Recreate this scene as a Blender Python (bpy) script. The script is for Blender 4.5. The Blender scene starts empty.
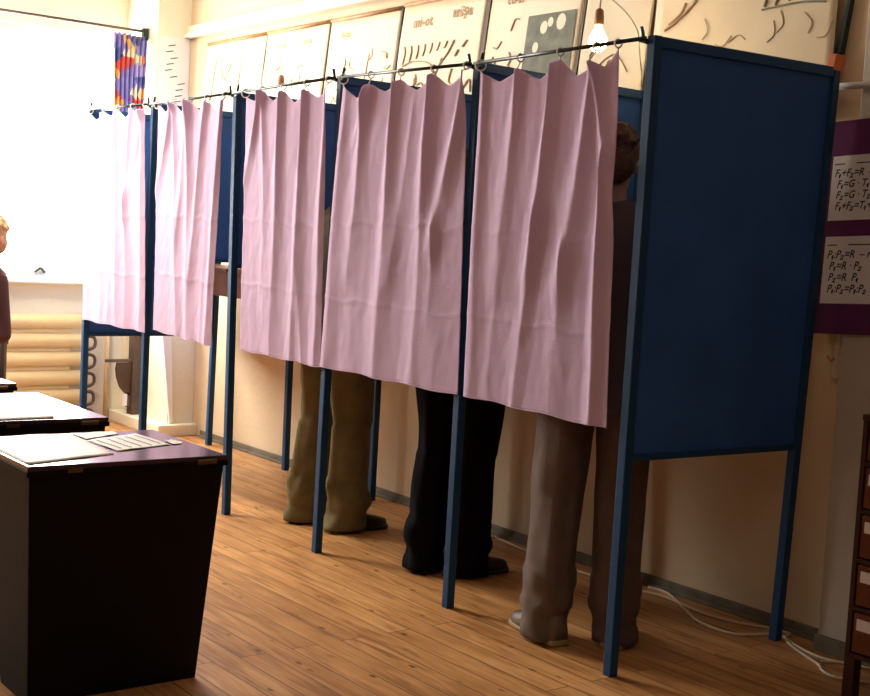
import bpy, bmesh, math, random
from mathutils import Vector, Matrix, noise

S = bpy.context.scene
C = S.collection
random.seed(7)

# ------------------------------------------------------------------ camera
cam_d = bpy.data.cameras.new('camera')
cam = bpy.data.objects.new('camera', cam_d); C.objects.link(cam)
cam.location = (2.8371, -2.9377, 1.3371)
cam.rotation_euler = (1.4906, -0.0555, 0.9252)
cam_d.sensor_fit = 'HORIZONTAL'; cam_d.sensor_width = 36.0
cam_d.lens = 1301.5 / 870 * 36.0
cam_d.clip_start = 0.05
S.camera = cam

# ------------------------------------------------------------------ view + daylight
S.view_settings.view_transform = 'Standard'
S.view_settings.look = 'None'
S.view_settings.gamma = 1.0
S.view_settings.use_curve_mapping = False
S.view_settings.exposure = -0.32
W = bpy.data.worlds.new('sky'); S.world = W; W.use_nodes = True
bg = W.node_tree.nodes['Background']
bg.inputs[0].default_value = (1.0, 0.97, 0.92, 1)
bg.inputs[1].default_value = 34.0

def portal(loc, rot, sx, sy):
    l = bpy.data.lights.new('window_portal', 'AREA'); l.shape = 'RECTANGLE'
    l.size = sx; l.size_y = sy; l.cycles.is_portal = True
    o = bpy.data.objects.new('window_portal', l); C.objects.link(o)
    o.location = loc; o.rotation_euler = rot
def bulb_light(loc, e, r=0.03, col=(1.0, 0.62, 0.28)):
    l = bpy.data.lights.new('bulb_glow', 'POINT'); l.energy = e; l.shadow_soft_size = r; l.color = col
    o = bpy.data.objects.new('bulb_glow', l); C.objects.link(o); o.location = loc
def fill_area(loc, rot, sx, sy, e, col):
    l = bpy.data.lights.new('ceiling_fill', 'AREA'); l.shape = 'RECTANGLE'
    l.size = sx; l.size_y = sy; l.energy = e; l.color = col
    o = bpy.data.objects.new('ceiling_fill', l); C.objects.link(o); o.location = loc; o.rotation_euler = rot
XW = -5.60                 # window wall
YB = 0.955                 # back wall
portal((XW - 0.02, -0.90, 1.79), (0, -math.pi / 2, 0), 1.62, 3.20)
fill_area((-3.9, -0.9, 3.15), (0, 0, 0), 1.3, 0.35, 125, (1.0, 0.90, 0.76))  # fill light added out of view to brighten the window end
fill_area((2.2, -2.4, 3.15), (0, 0, 0), 1.3, 0.35, 14, (1.0, 0.94, 0.86))  # weak fill light added near the viewer to lift the right side
bulb_light((-0.783, 0.50, 2.143), 80)
bulb_light((-3.128, 0.50, 2.055), 60)

# ------------------------------------------------------------------ helpers
def tag(o, label, cat, group=None, kind=None):
    if label: o['label'] = label
    if cat: o['category'] = cat
    if group: o['group'] = group
    if kind: o['kind'] = kind
    return o
def empty(name, loc=(0, 0, 0), rz=0, label=None, cat=None, group=None):
    o = bpy.data.objects.new(name, None); C.objects.link(o)
    o.location = loc; o.rotation_euler = (0, 0, rz); o.empty_display_size = 0.1
    return tag(o, label, cat, group)

class MB:
    def __init__(s): s.v = []; s.f = []; s.m = []
    def add(s, vs, fs, mi=0):
        b = len(s.v); s.v += [tuple(p) for p in vs]
        s.f += [tuple(i + b for i in f) for f in fs]; s.m += [mi] * len(fs); return s
    def box(s, x0, x1, y0, y1, z0, z1, mi=0):
        vs = [(x, y, z) for x in (x0, x1) for y in (y0, y1) for z in (z0, z1)]
        return s.add(vs, [(0, 1, 3, 2), (4, 6, 7, 5), (0, 4, 5, 1), (2, 3, 7, 6), (0, 2, 6, 4), (1, 5, 7, 3)], mi)
    def hexa(s, p, mi=0):   # bottom four, top four
        return s.add(p, [(3, 2, 1, 0), (4, 5, 6, 7), (0, 1, 5, 4), (1, 2, 6, 5), (2, 3, 7, 6), (3, 0, 4, 7)], mi)
    def bar(s, a, b, w, h, mi=0, up=None):
        a = Vector(a); b = Vector(b); d = (b - a).normalized()
        up = Vector(up) if up else (Vector((0, 0, 1)) if abs(d.z) < .9 else Vector((0, 1, 0)))
        r = d.cross(up).normalized(); u = r.cross(d).normalized(); r *= w / 2; u *= h / 2
        return s.hexa([a - r - u, a + r - u, a + r + u, a - r + u, b - r - u, b + r - u, b + r + u, b - r + u], mi)
    def tube(s, pts, r, n=10, closed=False, mi=0):
        pts = [Vector(p) for p in pts]; N = len(pts); rs = r if isinstance(r, (list, tuple)) else [r] * N
        rings = []; prev = None
        for i, p in enumerate(pts):
            if closed: d = pts[(i + 1) % N] - pts[i - 1]
            else: d = pts[min(i + 1, N - 1)] - pts[max(i - 1, 0)]
            d.normalize()
            if prev is None:
                prev = d.orthogonal().normalized()
            u = (prev - d * prev.dot(d)).normalized(); w = d.cross(u); prev = u
            rings.append([p + (u * math.cos(2 * math.pi * k / n) + w * math.sin(2 * math.pi * k / n)) * rs[i] for k in range(n)])
        vs = [q for R in rings for q in R]; fs = []
        M = N if closed else N - 1
        for i in range(M):
            for k in range(n):
                a = i * n + k; b = i * n + (k + 1) % n; j = ((i + 1) % N) * n
                fs.append((a, b, j + (k + 1) % n, j + k))
        if not closed: fs += [tuple(reversed(range(n))), tuple(range((N - 1) * n, N * n))]
        return s.add(vs, fs, mi)
    def lathe(s, prof, c=(0, 0, 0), n=24, mi=0):
        vs = []; fs = []
        for (r, z) in prof:
            vs += [(c[0] + r * math.cos(2 * math.pi * k / n), c[1] + r * math.sin(2 * math.pi * k / n), c[2] + z) for k in range(n)]
        for i in range(len(prof) - 1):
            for k in range(n): fs.append((i * n + k, i * n + (k + 1) % n, (i + 1) * n + (k + 1) % n, (i + 1) * n + k))
        fs += [tuple(reversed(range(n))), tuple(range((len(prof) - 1) * n, len(prof) * n))]
        return s.add(vs, fs, mi)
    def loft(s, rings, cap=True, mi=0):
        n = len(rings[0]); vs = [q for R in rings for q in R]; fs = []
        for i in range(len(rings) - 1):
            for k in range(n): fs.append((i * n + k, i * n + (k + 1) % n, (i + 1) * n + (k + 1) % n, (i + 1) * n + k))
        if cap: fs += [tuple(reversed(range(n))), tuple(range((len(rings) - 1) * n, len(rings) * n))]
        return s.add(vs, fs, mi)
    def build(s, name, mats, parent=None, smooth=False, bevel=0, fix=True):
        me = bpy.data.meshes.new(name); me.from_pydata(s.v, [], s.f)
        if not isinstance(mats, (list, tuple)): mats = [mats]
        for m in mats: me.materials.append(m)
        for p, mi in zip(me.polygons, s.m): p.material_index = mi; p.use_smooth = smooth
        if fix:
            bm = bmesh.new(); bm.from_mesh(me); bmesh.ops.recalc_face_normals(bm, faces=bm.faces); bm.to_mesh(me); bm.free()
        o = bpy.data.objects.new(name, me); C.objects.link(o)
        if parent: o.parent = parent
        if bevel:
            md = o.modifiers.new('bevel', 'BEVEL'); md.width = bevel; md.segments = 2; md.limit_method = 'ANGLE'
        return o

def catmull(pts, k=8):
    P = [Vector(p) for p in pts]; P = [P[0]] + P + [P[-1]]; out = []
    for i in range(1, len(P) - 2):
        for j in range(k):
            t = j / k; a, b, c, d = P[i - 1:i + 3]
            out.append(.5 * ((2 * b) + (c - a) * t + (2 * a - 5 * b + 4 * c - d) * t * t + (3 * b - a - 3 * c + d) * t ** 3))
    out.append(P[-2]); return out

# ------------------------------------------------------------------ materials
def mat(name, col, rough=.6, metal=0, bump=0, bscale=60, var=0, vscale=3, col2=None, spec=.5, trans=0):
    m = bpy.data.materials.new(name); m.use_nodes = True; nt = m.node_tree; N = nt.nodes; L = nt.links
    b = N['Principled BSDF']; b.inputs['Base Color'].default_value = (*col, 1)
    b.inputs['Roughness'].default_value = rough; b.inputs['Metallic'].default_value = metal
    b.inputs['Specular IOR Level'].default_value = spec
    tc = N.new('ShaderNodeTexCoord')
    if var:
        n = N.new('ShaderNodeTexNoise'); n.inputs['Scale'].default_value = vscale; n.inputs['Detail'].default_value = 5
        L.new(tc.outputs['Object'], n.inputs['Vector'])
        r = N.new('ShaderNodeValToRGB'); c2 = col2 or tuple(c * (1 - var) for c in col)
        r.color_ramp.elements[0].position = .35; r.color_ramp.elements[1].position = .65
        r.color_ramp.elements[0].color = (*c2, 1); r.color_ramp.elements[1].color = (*col, 1)
        L.new(n.outputs['Fac'], r.inputs[0]); L.new(r.outputs[0], b.inputs['Base Color'])
    if bump:
        n = N.new('ShaderNodeTexNoise'); n.inputs['Scale'].default_value = bscale; n.inputs['Detail'].default_value = 4
        L.new(tc.outputs['Object'], n.inputs['Vector'])
        bp = N.new('ShaderNodeBump'); bp.inputs['Strength'].default_value = bump; bp.inputs['Distance'].default_value = .01
        L.new(n.outputs['Fac'], bp.inputs['Height']); L.new(bp.outputs[0], b.inputs['Normal'])
    if trans:
        t = N.new('ShaderNodeBsdfTranslucent'); t.inputs[0].default_value = (*col, 1)
        mx = N.new('ShaderNodeMixShader'); mx.inputs[0].default_value = trans
        L.new(b.outputs[0], mx.inputs[1]); L.new(t.outputs[0], mx.inputs[2])
        L.new(mx.outputs[0], N['Material Output'].inputs[0])
    return m
def emit(name, col, st):
    m = bpy.data.materials.new(name); m.use_nodes = True; nt = m.node_tree
    b = nt.nodes['Principled BSDF']; b.inputs['Emission Color'].default_value = (*col, 1); b.inputs['Emission Strength'].default_value = st
    return m

M = {}
M['wall'] = mat('cream_wall_paint', (.68, .54, .35), .75, var=.10, vscale=2.2, bump=.25, bscale=25)
M['wallL'] = mat('pale_window_wall_paint', (.90, .84, .64), .7, var=.08, vscale=2, bump=.15, bscale=25)
M['pil'] = mat('grey_cream_pilaster_paint', (.56, .52, .44), .75, var=.10, vscale=3, bump=.25, bscale=30)
M['ceil'] = mat('ceiling_paint', (.55, .50, .42), .8)
M['blue'] = mat('blue_painted_steel', (.008, .055, .15), .55, bump=.08, bscale=200, spec=.3)
M['bluep'] = mat('blue_painted_board', (.032, .12, .42), .6, bump=.2, bscale=260, var=.15, vscale=4, spec=.25)
M['blue2'] = mat('blue_painted_rail', (.012, .075, .22), .5, spec=.3)
M['white'] = mat('white_plastic', (.85, .82, .80), .4)
M['rod'] = mat('dark_iron_rod', (.02, .035, .035), .3, metal=.3)
M['paper'] = mat('white_paper', (.86, .84, .78), .6)
M['chart'] = mat('yellowed_chart_paper', (.92, .80, .56), .38, var=.07, vscale=4, bump=.15, bscale=6)
M['ink'] = mat('faded_ink', (.50, .33, .19), .7)
M['ink2'] = mat('dark_ink', (.03, .03, .04), .6)
M['inkg'] = mat('grey_green_print', (.24, .26, .18), .6, var=.5, vscale=14, bump=.05)
M['dowel'] = mat('orange_brown_wood', (.50, .25, .09), .5, var=.3, vscale=20)
M['dark_strip'] = mat('dark_wood_and_chart_shade', (.07, .03, .012), .5, var=.3, vscale=20)  # wood of the curved bracket, also colours the shadow strips between charts
M['desk'] = mat('dark_brown_veneer', (.006, .004, .004), .6, var=.3, vscale=9, bump=.1, bscale=90, spec=.15)
M['desktop'] = mat('polished_dark_top', (.075, .035, .045), .16, var=.3, vscale=7)
M['brass'] = mat('dull_brass', (.16, .11, .06), .35, metal=.9)
M['purple'] = mat('purple_felt', (.12, .018, .11), .85, bump=.3, bscale=300)
M['sheet'] = mat('grey_white_paper', (.80, .80, .84), .6)
M['cabw'] = mat('red_brown_drawer_wood', (.17, .045, .014), .4, var=.35, vscale=12)
M['cabf'] = mat('dark_cabinet_wood', (.045, .016, .008), .45, var=.3, vscale=10)
M['cable'] = mat('white_cable', (.72, .62, .45), .5)
M['rad'] = mat('cream_radiator_paint', (.80, .62, .34), .35, var=.06, vscale=5)
M['skin'] = mat('skin', (.55, .27, .17), .5, var=.1, vscale=20)
M['orange'] = mat('orange_card', (.65, .16, .05), .6)
M['shelf'] = mat('brown_shelf_wood', (.22, .10, .05), .5, var=.3, vscale=14)
M['grey_base'] = mat('grey_green_baseboard', (.16, .135, .085), .6, var=.35, vscale=12, bump=.2)
M['greenish'] = mat('khaki_cloth', (.20, .165, .075), .9, var=.22, vscale=14, bump=.4, bscale=350)
M['black'] = mat('black_cloth', (.004, .0035, .006), .9, spec=.1, bump=.3, bscale=350)
M['taupe'] = mat('taupe_cloth', (.15, .105, .085), .9, var=.2, vscale=12, bump=.4, bscale=350)
M['leather_b'] = mat('black_leather', (.012, .009, .008), .35, bump=.1)
M['leather_t'] = mat('tan_leather', (.14, .10, .065), .5, bump=.15)
M['sole'] = mat('pale_rubber_sole', (.38, .27, .12), .7)
M['hair_b'] = mat('brown_hair', (.17, .065, .028), .7, bump=1.0, bscale=90, var=.6, vscale=50)
M['hair_d'] = mat('dark_hair', (.02, .012, .008), .7, bump=1.0, bscale=90)
M['hair_g'] = mat('fair_hair', (.42, .28, .12), .7, bump=1.0, bscale=90)
M['jacket_t'] = mat('brown_grey_jacket', (.12, .08, .07), .9, bump=.4, bscale=250)
M['jacket_g'] = mat('olive_jacket', (.11, .09, .05), .9, bump=.4, bscale=250)
M['jacket_r'] = mat('dark_maroon_knit', (.05, .015, .015), .9, bump=.4, bscale=200)
M['oldwood'] = mat('old_brown_wood', (.10, .062, .045), .55, var=.35, vscale=10)

# lilac-pink curtain cotton, with a fine weave
def curtain_mat():
    m = mat('pink_cotton', (.78, .60, .81), .85, trans=.30, spec=.2)
    nt = m.node_tree; N = nt.nodes; L = nt.links; b = N['Principled BSDF']
    tc = N.new('ShaderNodeTexCoord'); mp = N.new('ShaderNodeMapping'); mp.inputs['Scale'].default_value = (1, .2, 1)
    n = N.new('ShaderNodeTexNoise'); n.inputs['Scale'].default_value = 320; n.inputs['Detail'].default_value = 2
    n2 = N.new('ShaderNodeTexNoise'); n2.inputs['Scale'].default_value = 22; n2.inputs['Detail'].default_value = 3
    ad = N.new('ShaderNodeMath'); ad.operation = 'MULTIPLY_ADD'; ad.inputs[1].default_value = .8
    bp = N.new('ShaderNodeBump'); bp.inputs['Strength'].default_value = .35; bp.inputs['Distance'].default_value = .006
    L.new(tc.outputs['Object'], mp.inputs[0]); L.new(mp.outputs[0], n.inputs['Vector']); L.new(tc.outputs['Object'], n2.inputs['Vector'])
    L.new(n2.outputs['Fac'], ad.inputs[0]); L.new(n.outputs['Fac'], ad.inputs[2])
    L.new(ad.outputs[0], bp.inputs['Height']); L.new(bp.outputs[0], b.inputs['Normal'])
    return m
M['curtain'] = curtain_mat()

def floor_mat():
    m = bpy.data.materials.new('pine_floorboards'); m.use_nodes = True; nt = m.node_tree; N = nt.nodes; L = nt.links
    b = N['Principled BSDF']; b.inputs['Roughness'].default_value = .42; b.inputs['Specular IOR Level'].default_value = .35
    tc = N.new('ShaderNodeTexCoord')
    br = N.new('ShaderNodeTexBrick'); br.offset = .37; br.inputs['Scale'].default_value = 1
    br.inputs['Brick Width'].default_value = 1.9; br.inputs['Row Height'].default_value = .095
    br.inputs['Mortar Size'].default_value = .0022; br.inputs['Mortar Smooth'].default_value = .3
    br.inputs['Color1'].default_value = (.0, .0, .0, 1); br.inputs['Color2'].default_value = (1, 1, 1, 1); br.inputs['Mortar'].default_value = (.5, .5, .5, 1)
    L.new(tc.outputs['Object'], br.inputs['Vector'])
    mp = N.new('ShaderNodeMapping'); mp.inputs['Scale'].default_value = (1.8, 18, 1); L.new(tc.outputs['Object'], mp.inputs[0])
    # each board gets its own shift of the grain
    va = N.new('ShaderNodeVectorMath'); va.operation = 'MULTIPLY_ADD'; va.inputs[1].default_value = (7, 7, 7)
    L.new(br.outputs['Color'], va.inputs[0]); L.new(mp.outputs[0], va.inputs[2])
    g = N.new('ShaderNodeTexNoise'); g.inputs['Scale'].default_value = 1.6; g.inputs['Detail'].default_value = 7; g.inputs['Distortion'].default_value = .9
    L.new(va.outputs[0], g.inputs['Vector'])
    r = N.new('ShaderNodeValToRGB'); e = r.color_ramp.elements
    e[0].position = .25; e[0].color = (.24, .10, .035, 1); e[1].position = .62; e[1].color = (.66, .36, .14, 1)
    k = e.new(.45); k.color = (.54, .27, .095, 1); k = e.new(.8); k.color = (.76, .46, .21, 1)
    L.new(g.outputs['Fac'], r.inputs[0])
    # board to board tone
    m1 = N.new('ShaderNodeMixRGB'); m1.blend_type = 'MULTIPLY'; m1.inputs[0].default_value = .45
    rr = N.new('ShaderNodeValToRGB'); rr.color_ramp.elements[0].color = (.62, .52, .45, 1); rr.color_ramp.elements[1].color = (1.15, 1.1, 1.05, 1)
    L.new(br.outputs['Color'], rr.inputs[0]); L.new(r.outputs[0], m1.inputs[1]); L.new(rr.outputs[0], m1.inputs[2])
    # knots
    mp2 = N.new('ShaderNodeMapping'); mp2.inputs['Scale'].default_value = (3.2, 7.5, 1); L.new(tc.outputs['Object'], mp2.inputs[0])
    vo = N.new('ShaderNodeTexVoronoi'); vo.inputs['Scale'].default_value = 1.7; L.new(mp2.outputs[0], vo.inputs['Vector'])
    r2 = N.new('ShaderNodeValToRGB'); e = r2.color_ramp.elements
    e[0].position = .05; e[0].color = (.16, .09, .07, 1); e[1].position = .13; e[1].color = (1, 1, 1, 1)
    L.new(vo.outputs['Distance'], r2.inputs[0])
    m2 = N.new('ShaderNodeMixRGB'); m2.blend_type = 'MULTIPLY'; m2.inputs[0].default_value = .85
    L.new(m1.outputs[0], m2.inputs[1]); L.new(r2.outputs[0], m2.inputs[2])
    # wear patches
    w = N.new('ShaderNodeTexNoise'); w.inputs['Scale'].default_value = 2.3; w.inputs['Detail'].default_value = 6; L.new(tc.outputs['Object'], w.inputs['Vector'])
    r3 = N.new('ShaderNodeValToRGB'); r3.color_ramp.elements[0].position = .35; r3.color_ramp.elements[1].position = .6
    r3.color_ramp.elements[0].color = (.72, .66, .60, 1); r3.color_ramp.elements[1].color = (1, 1, 1, 1)
    L.new(w.outputs['Fac'], r3.inputs[0])
    m3 = N.new('ShaderNodeMixRGB'); m3.blend_type = 'MULTIPLY'; m3.inputs[0].default_value = .7
    L.new(m2.outputs[0], m3.inputs[1]); L.new(r3.outputs[0], m3.inputs[2])
    # dark joints
    m4 = N.new('ShaderNodeMixRGB'); m4.inputs[2].default_value = (.10, .045, .018, 1)
    L.new(br.outputs['Fac'], m4.inputs[0]); L.new(m3.outputs[0], m4.inputs[1]); L.new(m4.outputs[0], b.inputs['Base Color'])
    bp = N.new('ShaderNodeBump'); bp.inputs['Strength'].default_value = .5; bp.inputs['Distance'].default_value = .003; bp.invert = True
    ml = N.new('ShaderNodeMath'); ml.operation = 'MULTIPLY_ADD'; ml.inputs[1].default_value = .25
    L.new(g.outputs['Fac'], ml.inputs[0]); L.new(br.outputs['Fac'], ml.inputs[2])
    L.new(ml.outputs[0], bp.inputs['Height']); L.new(bp.outputs[0], b.inputs['Normal'])
    return m
M['floor'] = floor_mat()

def glass_mat():
    m = bpy.data.materials.new('window_glass'); m.use_nodes = True; nt = m.node_tree; N = nt.nodes; L = nt.links
    N.remove(N['Principled BSDF'])
    t = N.new('ShaderNodeBsdfTransparent'); g = N.new('ShaderNodeBsdfGlossy'); g.inputs['Roughness'].default_value = .02
    mx = N.new('ShaderNodeMixShader'); mx.inputs[0].default_value = .06
    L.new(t.outputs[0], mx.inputs[1]); L.new(g.outputs[0], mx.inputs[2]); L.new(mx.outputs[0], N['Material Output'].inputs[0])
    return m
M['glass'] = glass_mat()

def print_mat():   # orange, red and violet printed drape
    m = bpy.data.materials.new('printed_drape'); m.use_nodes = True; nt = m.node_tree; N = nt.nodes; L = nt.links
    b = N['Principled BSDF']; b.inputs['Roughness'].default_value = .8
    tc = N.new('ShaderNodeTexCoord')
    v = N.new('ShaderNodeTexVoronoi'); v.inputs['Scale'].default_value = 11; L.new(tc.outputs['Object'], v.inputs['Vector'])
    sp = N.new('ShaderNodeSeparateColor'); L.new(v.outputs['Color'], sp.inputs[0])
    r = N.new('ShaderNodeValToRGB'); r.color_ramp.interpolation = 'CONSTANT'; e = r.color_ramp.elements
    cols = [(.0, (.24, .22, .50)), (.2, (.40, .32, .62)), (.38, (.08, .10, .30)), (.5, (.62, .07, .05)), (.62, (.85, .38, .08)), (.74, (.75, .68, .45)), (.86, (.22, .18, .45))]
    e[0].position = 0; e[0].color = (*cols[0][1], 1); e[1].position = cols[1][0]; e[1].color = (*cols[1][1], 1)
    for p, c in cols[2:]:
        k = e.new(p); k.color = (*c, 1)
    L.new(sp.outputs[0], r.inputs[0]); L.new(r.outputs[0], b.inputs['Base Color'])
    return m
M['print'] = print_mat()

# ------------------------------------------------------------------ the room
def struct(name, mb, m, **k):
    o = mb.build(name, m, **k); o['kind'] = 'structure'; return o
X1, Y0, ZC = 4.2, -6.6, 3.25
struct('floor', MB().box(XW - .3, X1 + .2, Y0 - .2, YB + .3, -.12, 0), M['floor'])
struct('ceiling', MB().box(XW - .3, X1 + .2, Y0 - .2, YB + .3, ZC, ZC + .1), M['ceil'])
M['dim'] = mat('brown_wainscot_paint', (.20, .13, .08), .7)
struct('wall_back', MB().box(XW - .3, X1 + .2, YB, YB + .3, 0, ZC), M['wall'])
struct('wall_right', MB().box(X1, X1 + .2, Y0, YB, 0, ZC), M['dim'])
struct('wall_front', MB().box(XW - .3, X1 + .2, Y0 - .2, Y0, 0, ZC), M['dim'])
# pilaster on the back wall, right of the booths
struct('trim_1', MB().box(.125, 1.5, .872, YB, 0, ZC), M['pil'], bevel=.006)
# window wall with one long opening
zs, zt, ya, yb = .98, 2.60, -2.50, .70
w = MB().box(XW - .25, XW, Y0, YB, 0, zs).box(XW - .25, XW, Y0, YB, zt, ZC).box(XW - .25, XW, Y0, ya, zs, zt).box(XW - .25, XW, yb, YB, zs, zt)
struct('wall_left', w, M['wallL'])
wf = MB()
wf.box(XW - .16, XW - .10, ya, yb, zs, zs + .06).box(XW - .16, XW - .10, ya, yb, zt - .06, zt)
for i in range(4):
    y = ya + (yb - ya) * i / 3; wf.box(XW - .16, XW - .10, max(ya, y - .03), min(yb, y + .03), zs + .06, zt - .06)
wfo = struct('window_1', wf, M['white'])
struct('window_pane', MB().box(XW - .135, XW - .13, ya + .01, yb - .01, zs + .01, zt - .01), M['glass'], parent=wfo)
struct('window_sill', MB().box(XW - .10, XW + .10, ya, yb, zs - .045, zs), M['white'], parent=wfo, bevel=.006)
for y in (-.09, .20):
    lv = MB().bar((XW - .09, y - .03, zs + .02), (XW - .07, y, zs + .05), .012, .012).bar((XW - .07, y, zs + .05), (XW - .09, y + .035, zs + .02), .012, .012)
    struct('window_latch', lv, M['rod'], parent=wfo)
# corner pier
struct('trim_2', MB().box(XW, -5.12, .72, YB, 1.0, ZC), M['wallL'])
struct('trim_3', MB().box(XW, -4.87, .77, YB, .075, 1.0), M['wallL'], bevel=.004)
struct('trim_4', MB().box(XW, -4.80, .68, YB, 0, .075), M['wallL'], bevel=.006)
# skirting of the back wall and the moulding above the charts
sk = MB().box(-4.74, .125, YB - .014, YB, 0, .045).box(-4.74, .125, YB - .024, YB - .014, 0, .016)
struct('baseboard_back', sk, M['grey_base'], bevel=.003)
struct('baseboard_right', MB().box(.127, 1.5, .850, .872, 0, .055), M['grey_base'], bevel=.003)
mo = MB().box(-5.12, .125, YB - .05, YB, 2.585, 2.615).box(-5.12, .125, YB - .025, YB, 2.615, 2.665)
struct('trim_5', mo, M['wallL'], bevel=.004)

# ------------------------------------------------------------------ partitions
foot_x = [-4.375, -3.560, -2.594, -1.779, -0.861, -0.013]
top_x = [-4.395, -3.556, -2.655, -1.757, -0.856, -0.004]
top_z = [2.0, 1.985, 1.99, 2.003, 1.991, 2.005]
rfoot = [(-4.433, .85), (-3.513, .865), (-2.618, .85), (-1.76, .85), (-.885, .85), (-.010, .816)]
rtop = [(-4.40, .85), (-3.53, .86), (-2.63, .86), (-1.76, .86), (-.905, .885), (.062, .80)]
rtz = [1.99, 1.99, 1.99, 1.99, 1.995, 1.995]
desc = ['blue end partition of the row, nearest the window',
        'blue partition between the first and second curtains from the window',
        'blue partition between the second and third curtains from the window',
        'blue partition behind the khaki trousers, between third and fourth curtains',
        'blue partition between the fourth and the nearest curtain',
        'large blue end partition facing the viewer on the right']
PW = .034
for i in range(6):
    g = empty('booth_partition', (foot_x[i], 0, 0), 0, desc[i], 'booth partition', 'blue partitions of the voting booth row')
    o0 = Vector((foot_x[i], 0, 0))
    ff = Vector((foot_x[i], 0, 0)) - o0; ft = Vector((top_x[i], 0, top_z[i])) - o0
    rf = Vector((*rfoot[i], 0)) - o0; rt = Vector((*rtop[i], rtz[i])) - o0
    for nm, a, b in (('post', ff, ft), ('post', rf, rt)):
        MB().bar(a, b, PW, PW, up=(0, 1, 0)).build(nm, M['blue'], g, bevel=.003)
    def at(z, t, dx=0):
        a = ff.lerp(ft, z / top_z[i]); b = rf.lerp(rt, z / rtz[i]); p = a.lerp(b, t); p.x += dx; return p
    pb = .70 if i in (0, 5) else 1.18
    e = .018 / .85
    hz = top_z[i] - .018
    MB().bar(at(hz, e), at(hz, 1 - e), .030, .034).build('top_rail', M['blue2'], g, bevel=.003)
    MB().bar(at(pb, e), at(pb, 1 - e), .024, .022).build('bottom_rail', M['blue'], g, bevel=.003)
    zb, z2 = pb + .011, hz - .017
    q = [at(zb, e, -.004), at(zb, 1 - e, -.004), at(zb, 1 - e, .004), at(zb, e, .004), at(z2, e, -.004), at(z2, 1 - e, -.004), at(z2, 1 - e, .004), at(z2, e, .004)]
    MB().hexa(q).build('panel', M['bluep'], g)
    # little welded horns that hold the rods
    hk = MB()
    for sx in (-1, 1):
        if (i == 0 and sx < 0) or (i == 5 and sx > 0): continue
        x = ft.x + sx * .030
        hk.bar((ft.x + sx * .014, -.02, top_z[i] - .018), (x + sx * .012, -.02, top_z[i] - .010), .012, .016)
        hk.tube([(x, -.02, top_z[i] - .02), (x + sx * .004, -.02, top_z[i] + .006), (x + sx * .012, -.02, top_z[i] + .028)], .006, 8)
    hk.build('rod_bracket', M['rod'], g)

# ------------------------------------------------------------------ rods and curtains
cd = ['pink curtain of the booth nearest the window, palest of the row',
      'second pink curtain from the window, its bottom edge skewed right',
      'middle pink curtain of the row, with a folded upper left corner',
      'fourth pink curtain from the window, above the black trousers',
      'nearest pink curtain on the right, shortened to show a voter behind']
rd = ['thin dark rod carrying the curtain nearest the window', 'thin dark rod carrying the second curtain from the window',
      'thin dark rod carrying the middle curtain', 'thin dark rod carrying the fourth curtain from the window',
      'thin dark rod carrying the nearest curtain, its right end bare']
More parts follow.
